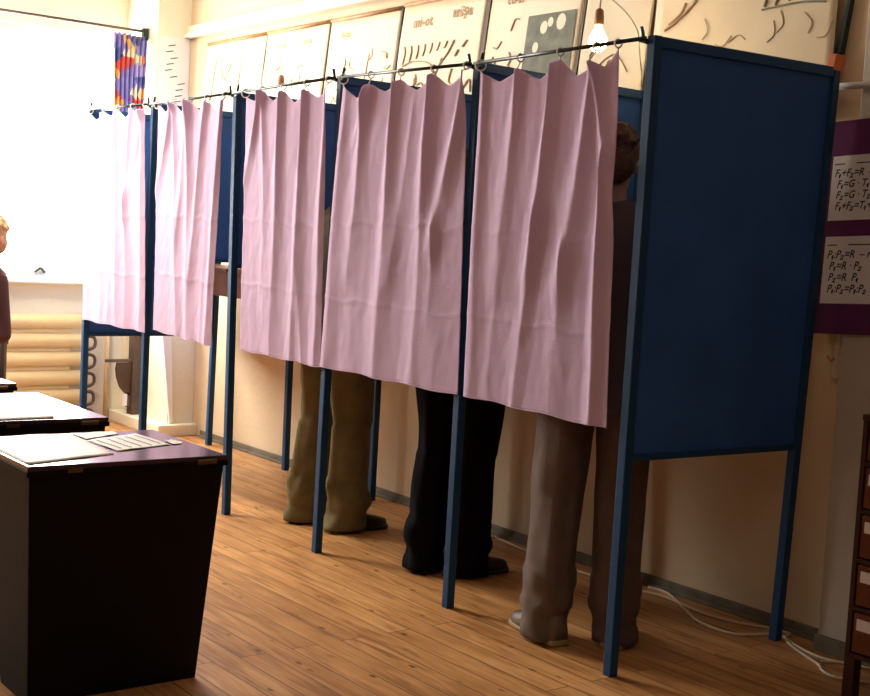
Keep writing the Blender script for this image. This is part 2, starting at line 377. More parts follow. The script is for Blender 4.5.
# hooks: (u position in metres, z); bottom: left x, right x, z ; ridges (v0,u0,v1,u1,a0,a1,w0,w1)
CUR = [
 dict(h=[(-4.345, 1.968), (-4.15, 1.965), (-3.955, 1.968), (-3.76, 1.965), (-3.60, 1.955)], bl=-4.350, br=-3.505, zl=.79, zr=.79, dip=.035,
      R=[(0, .0, 1, .05, .03, .02, .06, .08), (0, .25, 1, .30, .045, .022, .07, .10), (0, .5, 1, .55, .05, .025, .07, .09), (0, .78, .45, .66, .05, .03, .06, .06), (.4, .68, 1, .70, .03, .02, .05, .08), (0, .97, .4, .72, .05, .0, .05, .05), (0, .97, 1, .93, .05, .03, .05, .07), (.2, .4, 1, .42, 0, .018, .04, .05)]),
 dict(h=[(-3.452, 1.978), (-3.27, 1.975), (-3.085, 1.975), (-2.90, 1.962), (-2.715, 1.958)], bl=-3.41, br=-2.760, zl=.81, zr=.79, dip=.050,
      R=[(0, .26, .38, .0, .055, .02, .05, .05), (0, .26, 1, .42, .04, .02, .06, .08), (0, .50, .5, .38, .055, .03, .06, .07), (0, .5, 1, .60, .05, .02, .06, .08), (0, .75, .7, .62, .05, .03, .05, .06), (0, .98, 1, .92, .055, .03, .05, .06), (.3, .8, 1, .82, 0, .02, .04, .06)]),
 dict(h=[(-2.520, 1.958), (-2.36, 1.978), (-2.18, 1.966), (-1.985, 1.958), (-1.812, 1.952)], bl=-2.475, br=-1.770, zl=.80, zr=.795, dip=.042,
      R=[(0, .22, .30, .02, .06, .02, .05, .05), (0, .22, .8, .30, .03, .02, .06, .08), (0, .46, 1, .40, .055, .025, .06, .09), (0, .74, 1, .66, .055, .025, .06, .07), (0, .99, 1, .93, .05, .035, .07, .07), (.1, .60, 1, .78, 0, .02, .05, .05)]),
 dict(h=[(-1.700, 1.958), (-1.50, 1.950), (-1.295, 1.955), (-1.085, 1.962), (-.890, 1.962)], bl=-1.765, br=-.838, zl=.800, zr=.795, dip=.048,
      R=[(0, .03, 1, .03, .02, .03, .06, .07), (0, .22, .6, .17, .05, .025, .05, .07), (0, .24, .2, .12, .05, 0, .05, .04), (0, .47, 1, .43, .06, .03, .06, .08), (0, .74, 1, .70, .06, .025, .06, .07), (0, 1.0, .5, .80, .065, .03, .06, .06), (.5, .80, 1, .80, .03, .02, .06, .09), (.1, .60, .6, .52, .01, .02, .04, .05)]),
 dict(h=[(-.810, 1.952), (-.595, 1.945), (-.395, 1.962), (-.225, 1.940), (-.130, 1.975)], bl=-.800, br=-.073, zl=.800, zr=.785, dip=.045,
      R=[(0, .03, 1, .04, .03, .02, .06, .07), (0, .31, .6, .22, .05, .025, .06, .09), (0, .58, .55, .45, .06, .035, .05, .06), (.45, .48, 1, .38, .03, .02, .05, .06), (0, .86, .6, .66, .06, .035, .06, .08), (.55, .68, 1, .62, .03, .015, .06, .10), (0, .86, .35, .97, .04, .04, .03, .05), (.3, .93, 1, .90, .05, .045, .05, .05), (.6, .22, 1, .16, 0, .012, .05, .06)]),
]
def ss(t): t = max(0, min(1, t)); return t * t * (3 - 2 * t)
NU, NV = 170, 150
for ci, c in enumerate(CUR):
    xa, xb = top_x[ci], top_x[ci + 1]; ry = -.032
    za, zb = top_z[ci] - .010, top_z[ci + 1] - .010
    rod = MB().tube([(xa + .010, ry, za), (xb - .010, ry, zb)], .0065, 10)
    tag(rod.build('curtain_rod', M['rod'], smooth=True), rd[ci], 'curtain rod', 'rods along the front of the booths')
    root = empty('curtain', ((xa + xb) / 2, ry, 1.98), 0, cd[ci], 'curtain', 'pink curtains of the booths')
    ox, oy, oz = root.location
    h = c['h']; hu = [(x - h[0][0]) / (h[-1][0] - h[0][0]) for x, z in h]
    def topz(u):
        for k in range(len(h) - 1):
            if u <= hu[k + 1] or k == len(h) - 2:
                t = (u - hu[k]) / (hu[k + 1] - hu[k]); t = max(0, min(1, t))
                d = c['dip'] * (.7 + .6 * random.Random(ci * 9 + k).random())
                return h[k][1] * (1 - t) + h[k + 1][1] * t - d * (1 - abs(2 * t - 1) ** 1.2)
    vs = []; rnd = random.Random(40 + ci)
    creases = [(.47 + .02 * rnd.random(), .0035), (.735 + .02 * rnd.random(), .004)]
    if ci == 3: creases.append((.21, .0025))
    for j in range(NV + 1):
        v = j / NV
        for i in range(NU + 1):
            u = i / NU
            tz = topz(u); bz = c['zl'] + (c['zr'] - c['zl']) * u + .003 * math.sin(u * 17 + ci)
            z = tz + (bz - tz) * v
            xt = h[0][0] + (h[-1][0] - h[0][0]) * u; xbm = c['bl'] + (c['br'] - c['bl']) * u
            s = v ** .8
            x = xt + (xbm - xt) * s
            y = 0
            for (v0, u0, v1, u1, a0, a1, w0, w1) in c['R']:
                t = (v - v0) / (v1 - v0)
                fade = ss((v - v0) / .12 + 1) if v0 > 0 else 1
                fade *= ss((v1 - v) / .15 + 1) if v1 < 1 else 1
                if fade <= 0: continue
                tt = max(0, min(1, t)); w_ = w0 * .8 + (w1 * 1.6 - w0 * .8) * min(1, tt * 1.6); cc = u0 + (u1 - u0) * t + .006 * math.sin(v * 9 + u0 * 20)
                d = abs(u - cc) / w_
                d = math.sqrt(d * d + .012) - .05
                if d < 1: y += (a0 * .85 + (a1 * .7 - a0 * .85) * tt) * fade * (1 - max(d, 0)) ** 1.9
            y += .007 * (noise.noise(Vector((u * 7 + ci * 9, v * 2.0, ci))) + .5) + .0025 * noise.noise(Vector((u * 22, v * 16, ci * 3)))
            for (cv, ca) in creases:
                y += ca * math.exp(-abs(v - cv - .006 * (u - .5)) / .006)
            y = max(0, y)
            yy = -.0265 - .62 * y + (.022 if v > 1 else 0)
            x -= .10 * y * math.sin(u * 9 + ci)        # folds lean a little
            vs.append((x - ox, yy - oy, z - oz))
    fs = [(j * (NU + 1) + i, j * (NU + 1) + i + 1, (j + 1) * (NU + 1) + i + 1, (j + 1) * (NU + 1) + i) for j in range(NV) for i in range(NU)]
    mb = MB().add(vs, fs)
    cl = mb.build('cloth', M['curtain'], root, smooth=True, fix=False)
    sd = cl.modifiers.new('solid', 'SOLIDIFY'); sd.thickness = .0012; sd.offset = 0
    # stitched hem
    hp = [vs[NV * (NU + 1) + i] for i in range(0, NU + 1, 2)]
    hm = MB().tube([(p[0], p[1], p[2]) for p in hp], .0022, 6)
    hm.build('hem', M['curtain'], root, smooth=True)
    # a ring on the rod over each gathered corner
    for k, (hx, hz_) in enumerate(h):
        t = (hx - xa) / (xb - xa); rz_ = za + (zb - za) * t; xx = min(max(hx, xa + .024), xb - .024)
        Rr = .019 if k == 0 else .013
        cen = Vector((xx, ry, rz_ - Rr + .009)); a = .75 if k == 0 else 1.35
        rp = [cen + Vector((math.sin(a) * 0 + Rr * math.cos(q) * math.cos(a), Rr * math.cos(q) * math.sin(a) , Rr * math.sin(q))) for q in [2 * math.pi * n / 20 for n in range(20)]]
        m_ = MB().tube([p - root.location for p in rp], .0028, 8, closed=True)
        yt = vs[int(round(hu[k] * NU))][1] + oy
        m_.tube([cen + Vector((0, 0, -Rr)) - root.location, Vector((hx, yt, hz_ - .006)) - root.location], .0022, 6)
        m_.build('curtain_ring', M['white'], root, smooth=True)

# ------------------------------------------------------------------ writing shelves inside the booths
sdsc = ['brown writing shelf inside the booth nearest the window', 'brown writing shelf seen past the second curtain edge',
        'brown writing shelf in front of the voter in khaki trousers', 'brown writing shelf in front of the voter in black trousers',
        'brown writing shelf in front of the voter in taupe trousers']
for i in range(5):
    xa = rfoot[i][0] + .05; xb = rfoot[i + 1][0] - .05
    r = empty('writing_shelf', ((xa + xb) / 2, .60, 1.10), 0, sdsc[i], 'writing shelf', 'writing shelves in the booths')
    L_ = (xb - xa) / 2
    MB().box(-L_, L_, -.14, .245, .015, .035).build('shelf_board', M['shelf'], r, bevel=.003)
    MB().box(-L_, L_, -.125, -.105, -.12, .0145).build('front_apron', M['shelf'], r, bevel=.003)
    for sx in (-1, 1):
        MB().box(sx * L_ - .012, sx * L_ + .012, -.10, .2445, -.12, .0145).build('side_bracket', M['shelf'], r)

# ------------------------------------------------------------------ wall charts
def text_mb(s, size, shear=0):
    cu = bpy.data.curves.new('lettering', 'FONT'); cu.body = s; cu.size = size; cu.shear = shear; cu.resolution_u = 2; cu.offset = size * .02
    o = bpy.data.objects.new('lettering', cu); C.objects.link(o)
    bpy.context.view_layer.update()
    me = bpy.data.meshes.new_from_object(o.evaluated_get(bpy.context.evaluated_depsgraph_get()))
    vs = [tuple(v.co) for v in me.vertices]; fs = [tuple(p.vertices) for p in me.polygons]
    bpy.data.objects.remove(o); bpy.data.meshes.remove(me); bpy.data.curves.remove(cu)
    return vs, fs
def chart(xl, xr, z0, z1, label, draw, name='wall_chart', sk=.03, yb=YB, lean=.05, dowel=True):
    """hangs leaning: foot of the sheet stands off the wall"""
    r = empty(name, ((xl + xr) / 2, yb - .004 - lean, z0), 0, label, 'wall chart', 'large school charts along the back wall')
    wd = xr - xl; h = z1 - z0
    ang = math.atan2(lean, h)
    def P(a, b, off=0):   # a across, b up, off toward viewer
        return Vector((a - wd / 2 + sk * (b / h - .5), lean * b / h - off, b))
    vs = []; n, k = 24, 12
    for j in range(k + 1):
        for i in range(n + 1):
            a = wd * i / n; b = h * j / k
            vs.append(P(a, b, .004 + .004 * noise.noise(Vector((a * 4 + xl, b * 5, 1)))))
    fs = [(j * (n + 1) + i, j * (n + 1) + i + 1, (j + 1) * (n + 1) + i + 1, (j + 1) * (n + 1) + i) for j in range(k) for i in range(n)]
    sh = MB().add(vs, fs).build('sheet', M['chart'], r, smooth=True)
    s_ = sh.modifiers.new('solid', 'SOLIDIFY'); s_.thickness = .0015; s_.offset = 0
    if dowel:
        MB().tube([P(0, h, .006), P(wd, h, .006)], .011, 10).build('dowel', M['dowel'], r, smooth=True)
    def line(pts, rad=.004, m='ink', nm='drawing'):
        mb_ = MB(); mb_.tube([P(a, b, .0095) for a, b in catmull([(p[0], p[1], 0) for p in pts], 5) for a, b in [(a, b)]] if False else [P(q.x, q.y, .0095) for q in catmull([(p[0], p[1], 0) for p in pts], 5)], rad, 5)
        return mb_
    draw(r, P, wd, h)
    return r
def strokes(r, P, lines, rad, m, nm='drawing'):
    mb = MB()
    for pts in lines:
        mb.tube([P(q.x, q.y, .0085) for q in catmull([(p[0], p[1], 0) for p in pts], 4)], rad * .62, 4)
    mb.build(nm, m, r)
def letters(r, P, s, a, b, size, m, nm='lettering', shear=0):
    vs, fs = text_mb(s, size, shear)
    MB().add([P(a + v[0], b + v[1], .0092) for v in vs], fs).build(nm, m, r, fix=False)
def scrib(n, seed, w, h, x0=.1, y0=.15, l=.06):
    rr = random.Random(seed); out = []
    for _ in range(n):
        x = x0 + rr.random() * w; y = y0 + rr.random() * h; a = rr.random() * 6.3
        out.append([(x, y), (x + l * .5 * math.cos(a), y + l * .5 * math.sin(a)), (x + l * math.cos(a + .6), y + l * math.sin(a + .6))])
    return out
ZB, ZT = 1.86, 2.525
def d1(r, P, w, h):
    x0, x1, y0, y1 = .12, .48, .22, .54
    strokes(r, P, [[(x0, y0), (x0 + .02, y1)], [(x0, y1), (x1, y1 + .01)], [(x1, y1), (x1 - .02, y0)], [(x0, y0), (x1 - .1, y0)], [(.22, .5), (.28, .42), (.35, .52)], [(.3, .3), (.36, .36)]], .006, M['ink'])
def d2(r, P, w, h):
    letters(r, P, 'no-ta', .12, .56, .055, M['ink']); letters(r, P, 'ra-ia', .42, .56, .055, M['ink'])
    strokes(r, P, scrib(14, 3, .5, .30), .004, M['ink'])
def d3(r, P, w, h):
    letters(r, P, 'li-cu', .12, .56, .055, M['ink'])
    strokes(r, P, scrib(16, 5, .5, .30) + [[(.1, .25), (.2, .2), (.3, .3)], [(.4, .3), (.42, .45)]], .004, M['ink'])
def d4(r, P, w, h):
    letters(r, P, 'mi-ot', .10, .55, .075, M['ink']); letters(r, P, 'mi\u015fu', .42, .57, .075, M['ink'])
    br = [[(.30, .14), (.33, .26), (.38, .38)], [(.34, .30), (.28, .36), (.14, .38), (.05, .36)], [(.35, .33), (.42, .40), (.46, .46)]]
    for k in range(7): br.append([(.05 + k * .055, .37 + .01 * k), (.06 + k * .055, .43), (.045 + k * .06, .46)])
    strokes(r, P, br + scrib(7, 8, .5, .12, .05, .14), .006, M['ink'])
    strokes(r, P, [[(.48, .38), (.50, .41)], [(.53, .42), (.56, .45)], [(.47, .32), (.46, .26), (.50, .24)], [(.58, .22), (.62, .26), (.64, .20)]], .007, M['ink'])
def d5(r, P, w, h):
    letters(r, P, 'co-zi', .12, .585, .060, M['ink'])
    strokes(r, P, [[(.17, .46), (.19, .51), (.22, .51)], [(.1, .28), (.2, .22), (.14, .18)]] + scrib(8, 11, .2, .25, .05, .15), .006, M['ink'])
    x0, x1, y0, y1 = .285, .60, .235, .515
    vs = [P(x0, y0, .0088), P(x1, y0, .0088), P(x1, y1, .0088), P(x0, y1, .0088)]
    MB().add(vs, [(0, 1, 2, 3)]).build('picture', M['inkg'], r, fix=False)
    mb = MB()
    for (a, b, q) in ((.40, .455, .024), (.44, .475, .018), (.51, .47, .030), (.36, .37, .020)):
        mb.add([P(a + q * math.cos(t), b + q * 1.2 * math.sin(t), .0096) for t in [6.283 * k / 14 for k in range(14)]], [tuple(range(14))])
    mb.build('flower', M['chart'], r, fix=False)
def d6(r, P, w, h):
    strokes(r, P, [[(.05, .2), (.2, .3), (.3, .22)]] + scrib(6, 21, .2, .3, .05, .12), .004, M['ink'])
def d7(r, P, w, h):
    letters(r, P, 'ac', .42, .44, .060, M['ink'])
    strokes(r, P, [[(.08, .36), (.14, .40), (.16, .44)], [(.10, .36), (.19, .42), (.24, .48)], [(.06, .34), (.12, .37)]], .008, M['ink'])
    strokes(r, P, [[(.55, .38), (.57, .46)], [(.60, .38), (.63, .47)], [(.66, .39), (.68, .46), (.72, .42), (.74, .47)], [(.54, .37), (.70, .38), (.82, .37)]], .007, M['inkg'])
    strokes(r, P, scrib(9, 31, .7, .06, .1, .24, .08), .003, M['ink'])
chart(-4.855, -4.10, ZB, ZT, 'wall chart nearest the window corner, with a square outline drawing', d1)
chart(-4.09, -3.40, ZB, ZT, 'second wall chart from the window corner, pale yellow', d2)
chart(-3.385, -2.72, ZB, ZT, 'third wall chart from the window corner, above the third curtain', d3)
chart(-2.695, -2.02, ZB, ZT + .01, 'yellowed wall chart with a branching tree drawing and two words', d4)
chart(-1.985, -1.35, ZB, ZT + .01, 'yellowed wall chart with a dark framed flower picture', d5)
chart(-1.325, -.93, ZB, ZT + .01, 'narrow wall chart behind the hanging bulb and nearest booth', d6)
chart(-.905, -.035, ZB + .03, ZT + .01, 'wide wall chart above the blue end partition', d7, sk=-.02)
for k, (x, wd, m, lb) in enumerate(((-3.392, .008, 'dark_strip', 'thin dark strip for the shadow line between the second and third wall charts'),  # strips stand in for shadows at chart edges; the thick one fills a gap
                     (-2.708, .010, 'dark_strip', 'thin dark strip for the shadow line left of the tree drawing chart'),
                     (-2.003, .024, 'dark_strip', 'thick dark strip filling the gap between the tree chart and flower chart'),
                     (-1.338, .014, 'dark_strip', 'dark strip for the shadow line right of the flower chart, behind the bulb'))):
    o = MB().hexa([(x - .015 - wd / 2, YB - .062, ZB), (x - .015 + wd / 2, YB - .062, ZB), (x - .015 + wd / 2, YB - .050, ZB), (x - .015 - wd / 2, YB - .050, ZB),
                   (x + .015 - wd / 2, YB - .013, ZT + .012), (x + .015 + wd / 2, YB - .013, ZT + .012), (x + .015 + wd / 2, YB, ZT + .012), (x + .015 - wd / 2, YB, ZT + .012)]).build('chart_edge_shade', M[m])
    tag(o, lb, 'dark_strip', 'dark strips for the shadowed gaps between the charts')

# paper sheet on the corner pier
r = empty('hanging_sheet', (-5.118, .83, 1.9), 0, 'narrow white sheet with handwriting hanging on the corner pier', 'paper')
MB().box(0, .003, -.10, .115, .1, .68).build('sheet', M['paper'], r)
hw = MB()
rr = random.Random(4)
for k in range(13):
    y = -.06 + rr.random() * .11; z = .62 - k * .04
    hw.bar((.004, y, z), (.004, y + .05, z + .012), .001, .006)
hw.build('handwriting', M['ink2'], r)

# printed drape and the window curtain rail
tag(MB().tube([(-5.27, ya, 2.612), (-5.27, .718, 2.612)], .009, 10).build('curtain_rail', M['oldwood'], smooth=True), 'thin brown curtain rail above the bright window', 'curtain rail')
r = empty('printed_drape', (-5.27, .61, 2.603), 0, 'short gathered drape printed in violet, red and orange at window corner', 'drape')
vs = []; n, k = 90, 40
for j in range(k + 1):
    for i in range(n + 1):
        u = i / n; v = j / k
        vs.append((.018 + .016 * math.sin(u * 44 + 1.2 * math.sin(v * 3)), -.135 + .235 * u + .02 * v * (.5 - u) * 2, -.02 - .62 * v - .012 * abs(math.sin(u * 20)) * (1 - v)))
fs = [(j * (n + 1) + i, j * (n + 1) + i + 1, (j + 1) * (n + 1) + i + 1, (j + 1) * (n + 1) + i) for j in range(k) for i in range(n)]
d = MB().add(vs, fs).build('cloth', M['print'], r, smooth=True, fix=False)
d.modifiers.new('solid', 'SOLIDIFY').thickness = .0015
MB().box(-.012, .022, .07, .105, -.05, .03).build('rail_clamp', M['rod'], r)

# ------------------------------------------------------------------ radiator, pipe, school desk end
r = empty('radiator', (XW + .09, -.55, .12), 0, 'cream radiator of stacked horizontal tubes under the window', 'radiator')
for k in range(6):
    z = .565 - k * .125
    if z < -.08: break
    MB().tube([(0, -2.4, z), (0, .98, z)], .050, 20).build('radiator_tube', M['rad'], r, smooth=True)
    MB().tube([(0, -2.4, z - .062), (0, .90, z - .062)], .020, 10).build('radiator_web', M['rad'], r, smooth=True)
    MB().tube(catmull([(.0, .98, z + .03), (.0, 1.07, z + .02), (.0, 1.075, z - .045), (.0, 1.0, z - .07)], 5), .011, 8).build('pipe_bend', M['cabf' if False else 'oldwood'], r, smooth=True)
MB().box(-.088, -.04, -2.4, -2.36, -.12, .5).box(-.088, -.04, .80, .84, -.12, .5).build('bracket', M['rad'], r)
tag(MB().tube([(XW + .03, .645, .0), (XW + .03, .645, .93)], .016, 12).build('heating_pipe', M['rad'], smooth=True), 'vertical cream heating pipe beside the radiator', 'pipe')

r = empty('folding_stand', (-5.33, .775, .075), 0, 'old brown wooden post with small bracketed flap by the pier', 'stand')
MB().box(-.05, .03, -.06, .035, 0, .82).build('post', M['oldwood'], r, bevel=.004)
MB().box(-.02, .02, -.24, -.06, .355, .375).build('flap', M['oldwood'], r, bevel=.003)
qb = [(-.012, -.06, .35), (-.012, -.16, .35)] + [(-.012, -.06 - .11 * math.cos(t), .35 - .02 - .20 * math.sin(t)) for t in [.1, .4, .8, 1.2, 1.5]]
m_ = MB(); n = len(qb); m_.add(qb + [(p[0] + .024, p[1], p[2]) for p in qb], [tuple(range(n)), tuple(range(2 * n - 1, n - 1, -1))] + [(i, (i + 1) % n, n + (i + 1) % n, n + i) for i in range(n)])
m_.build('curved_bracket', M['dark_strip'], r)
MB().box(-.012, .012, -.11, -.085, .06, .14).build('latch', M['white'], r)
MB().box(-.012, .012, -.085, -.06, .05, .15).build('latch_plate', M['oldwood'], r)
tag(MB().hexa([(-4.862, .778, .077), (-4.862, .80, .077), (-4.845, .80, .077), (-4.845, .778, .077), (-4.862, .70, .70), (-4.862, .765, .70), (-4.845, .765, .70), (-4.845, .70, .70)]).build('white_board_strip', M['paper']), 'tall narrow white board strip leaning against the corner pier', 'board')

# ------------------------------------------------------------------ hanging bulbs
def bulb(loc, label, lit, cord):
    r = empty('hanging_bulb', loc, 0, label, 'light bulb', 'bare bulbs hung over the booths')
    prof = [(.0135, .0), (.0135, -.012), (.023, -.026), (.033, -.046), (.036, -.062), (.031, -.082), (.017, -.096), (.002, -.100)]
    o = MB().lathe(prof, n=20).build('bulb', lit, r, smooth=True); o.visible_shadow = True
    MB().lathe([(.006, .062), (.015, .055), (.018, .030), (.018, .004), (.014, 0)], n=18).build('socket', M['dowel'], r, smooth=True)
    MB().tube([Vector(p) - Vector(loc) for p in cord], .003, 6).build('cord', M['cable'], r, smooth=True)
M['bulb'] = emit('lit_bulb_glass', (1.0, .78, .42), 28)
B5 = (-.783, .50, 2.185)
bulb(B5, 'bare lit bulb glowing above the nearest booth', M['bulb'], catmull([(B5[0], B5[1], B5[2] + .06), (B5[0] + .02, B5[1], B5[2] + .5), (B5[0] + .05, B5[1], ZC)], 8))
M['bulb2'] = emit('lit_bulb_glass_hidden', (1.0, .78, .42), 20)
B3 = (-3.128, .50, 2.10)
bulb(B3, 'small bulb socket with a looped cord above the third booth', M['bulb2'], catmull([(B3[0], .5, B3[2] + .06), (B3[0] - .03, .5, B3[2] + .16), (B3[0] - .14, .5, B3[2] + .14), (B3[0] - .22, .5, B3[2] + .0), (-3.545, .5, 2.0)], 8))
# slack flex from the lamp down to the partition
fx = catmull([(-.775, .515, 2.30), (-.70, .55, 2.235), (-.68, .6, 2.17), (-.72, .66, 2.10), (-.80, .76, 2.04), (-.885, .85, 2.004)], 8)
tag(MB().tube(fx, .0028, 6).build('lamp_flex', M['cable'], smooth=True), 'thin slack pale flex beside the lit bulb', 'cord')

# ------------------------------------------------------------------ purple board with formula sheets
yP = .872
r = empty('formula_board', (.32, yP, 1.12), 0, 'purple notice board with two formula sheets on the pilaster', 'notice board')
th = -.055
def BP(a, b, off):     # a right, b up, on a slightly crooked board
    return Vector((a * math.cos(th) - b * math.sin(th) * .4, -off, b + a * -math.sin(th)))
def slab(a0, a1, b0, b1, o0, o1):
    return MB().hexa([BP(a0, b0, o1), BP(a1, b0, o1), BP(a1, b0, o0), BP(a0, b0, o0), BP(a0, b1, o1), BP(a1, b1, o1), BP(a1, b1, o0), BP(a0, b1, o0)])
slab(-.30, .50, -.005, .725, 0, .016).build('board', M['purple'], r, bevel=.002)
def sheet(b0, b1, lines):
    s_ = slab(-.285, .28, b0, b1, .0162, .018).build('formula_sheet', M['sheet'], r)
    hh = b1 - b0
    for n, t in enumerate(lines):
        vs, fs = text_mb(t, hh * .165, .25)
        MB().add([BP(-.285 + .012 + v[0] * .92 + (0.012 if n else 0), b1 - hh * (.32 + .17 * n) + v[1], .0186) for v in vs], fs).build('formula', M['ink2'], s_, fix=False)
    ln = MB()
    for a0, a1 in ((-.275, -.235), (-.19, .24)):
        ln.hexa([BP(a0, b1 - hh * .135, .0188), BP(a1, b1 - hh * .135, .0188), BP(a1, b1 - hh * .135, .0181), BP(a0, b1 - hh * .135, .0181), BP(a0, b1 - hh * .118, .0188), BP(a1, b1 - hh * .118, .0188), BP(a1, b1 - hh * .118, .0181), BP(a0, b1 - hh * .118, .0181)])
    ln.build('header_line', M['ink2'], s_)
sheet(.385, .605, ['F\u2081+F\u2082=R  \u2013 rezult.', 'F\u2081=G \u00b7 T\u2081', 'F\u2082=G \u00b7 T\u2082', 'F\u2081+F\u2082=T\u2081+T\u2082'])
sheet(.100, .330, ['P\u2081:P\u2082=R  \u2013 raport', 'P\u2081=R \u00b7 P\u2082', 'P\u2082=R  P\u2081', 'P\u2081:P\u2082=P\u2081:P\u2082'])
# pipe on the wall, orange box, rag
tag(MB().tube([(.03, .84, 1.945), (1.45, .84, 1.945)], .012, 12).tube([(.14, .84, 1.945), (.14, .874, 1.945)], .009, 8).tube([(.9, .84, 1.945), (.9, .874, 1.945)], .009, 8).build('wall_pipe', M['white'], smooth=True), 'thin white horizontal pipe above the purple board', 'pipe')
o = MB().hexa([(-.050, .90, 1.975), (-.018, .90, 1.975), (-.018, .953, 1.975), (-.05, .953, 1.975), (-.038, .90, 2.07), (-.006, .90, 2.07), (-.006, .953, 2.07), (-.038, .953, 2.07)]).build('orange_folder', M['orange'], bevel=.003)
tag(o, 'small orange folder wedged beside the right end of the charts', 'folder')
o = MB().hexa([(-.034, .925, 2.075), (-.012, .925, 2.075), (-.012, .953, 2.075), (-.034, .953, 2.075), (.0, .93, 2.26), (.012, .93, 2.26), (.012, .953, 2.26), (.0, .953, 2.26)]).build('dark_sliver', M['rod'])  # narrow dark strip above the folder, flat against the wall
tag(o, 'narrow dark strip at the right edge of the wide chart', 'sliver')
r = empty('hanging_rag', (.062, .93, .96), 0, 'small crumpled pale cloth with red stitching below the purple board', 'cloth')
vs = []; n, k = 16, 20
for j in range(k + 1):
    for i in range(n + 1):
        u = i / n; v = j / k; wv = .030 * (1 - .35 * v) + .006 * math.sin(v * 9)
        vs.append((-wv + 2 * wv * u + .01 * v, -.012 * math.sin(u * 9 + v * 4) - .0, .18 - .20 * v))
fs = [(j * (n + 1) + i, j * (n + 1) + i + 1, (j + 1) * (n + 1) + i + 1, (j + 1) * (n + 1) + i) for j in range(k) for i in range(n)]
d = MB().add(vs, fs).build('cloth', M['cable'], r, smooth=True, fix=False); d.modifiers.new('solid', 'SOLIDIFY').thickness = .002
MB().tube([(-.02, -.014, .06), (-.005, -.016, .045), (.012, -.014, .055)], .004, 6).build('stitching', M['orange'], r)
MB().box(-.006, .006, -.014, .024, .17, .19).build('peg', M['rod'], r)

# ------------------------------------------------------------------ ballot stands
def ballot(x0, x1, y0, y1, zt_, bx, label, near=False):
    """top corners x0..x1, y0..y1; the +X face slants in to bx at the floor"""
    r = empty('ballot_stand', ((x0 + x1) / 2, (y0 + y1) / 2, 0), 0, label, 'ballot stand', 'dark ballot stands in a row at left')
    cx, cy = (x0 + x1) / 2, (y0 + y1) / 2
    X0, X1, Ya, Yb = x0 - cx, x1 - cx, y0 - cy, y1 - cy
    bX1 = bx - cx; bX0 = X0 + (X1 - bX1) * .9
    t = .010
    MB().hexa([(bX0, Ya + .075, 0), (bX1, Ya + .075, 0), (bX1, Yb, 0), (bX0, Yb, 0), (X0 + t, Ya + t, zt_ - .030), (X1 - t, Ya + t, zt_ - .030), (X1 - t, Yb - t, zt_ - .030), (X0 + t, Yb - t, zt_ - .030)]).build('body', M['desk'], r, bevel=.003)
    MB().box(X0, X1, Ya, Yb, zt_ - .0295, zt_ - .014).build('rim', M['desk'], r, bevel=.002)
    MB().box(X0 + .003, X1 - .003, Ya + .003, Yb - .003, zt_ - .0138, zt_).build('lid', M['desktop'], r, bevel=.002)
    MB().box(X1 - .004, X1 + .003, Yb - .10, Yb - .04, zt_ - .022, zt_ - .010).tube([(X1 + .003, Yb - .10, zt_ - .012), (X1 + .003, Yb - .04, zt_ - .012)], .004, 8).build('hinge', M['brass'], r)
    MB().box(X1 - .004, X1 + .003, Ya + .11, Ya + .15, zt_ - .022, zt_ - .010).build('hinge', M['brass'], r)
    return r
ballot(-.955, -.450, -1.745, -1.158, .70, -.600, 'nearest dark brown ballot stand at lower left, tapering to the floor')
ballot(-1.90, -1.232, -1.64, -1.186, .70, -1.40, 'second dark ballot stand, behind the nearest one')
ballot(-2.95, -2.18, -1.64, -1.165, .70, -2.38, 'farthest dark ballot stand, only its corner in view at left edge')

def paper(pts, z, label, lines=0, seed=0, group='loose sheets on the ballot stands', flip=False):
    """pts: four corners of a curling sheet"""
    c = sum((Vector((*p, 0)) for p in pts), Vector()) / 4
    r = empty('paper_sheet', (c.x, c.y, z), 0, label, 'paper', group)
    a, b, cc, dd = [Vector((*p, 0)) - c for p in pts]; n = 14; vs = []
    def PP(u, v, o=0): 
        q = a.lerp(b, u).lerp(dd.lerp(cc, u), v)
        return Vector((q.x - 0, q.y - 0, .0012 + .0035 * max(0, noise.noise(Vector((u * 2.2 + seed, v * 2.4, seed)))) + o))
    for j in range(n + 1):
        for i in range(n + 1): vs.append(PP(i / n, j / n))
    c0 = Vector((c.x, c.y, 0))
    fs = [(j * (n + 1) + i, j * (n + 1) + i + 1, (j + 1) * (n + 1) + i + 1, (j + 1) * (n + 1) + i) for j in range(n) for i in range(n)]
    o = MB().add(vs, fs).build('sheet', M['paper'], r, smooth=True); o.modifiers.new('solid', 'SOLIDIFY').thickness = .0008
    if lines:
        rr = random.Random(seed); mb = MB()
        for k in range(lines):
            v = .12 + .76 * k / max(1, lines - 1); u = .1
            while u < .88:
                l = .03 + rr.random() * .07
                mb.bar(PP(u, v, .0016), PP(min(u + l, .9), v, .0016), .004, .0006); u += l + .02
        mb.build('print', M['ink2'], r)
    return r
paper([(-.94, -1.73), (-.48, -1.73), (-.56, -1.46), (-.94, -1.44)], .7005, 'large white sheet over the near left of the nearest ballot stand', 0, 1)
paper([(-.80, -1.44), (-.60, -1.43), (-.66, -1.24), (-.88, -1.25)], .7005, 'printed white sheet in the middle of the nearest ballot stand', 5, 2)
paper([(-.935, -1.435), (-.82, -1.435), (-.895, -1.30), (-.945, -1.30)], .7005, 'small white slip at the back edge of the nearest ballot stand', 0, 5)
paper([(-.735, -1.225), (-.66, -1.23), (-.67, -1.195), (-.73, -1.192)], .7005, 'small white slip right of the printed sheet', 0, 6)
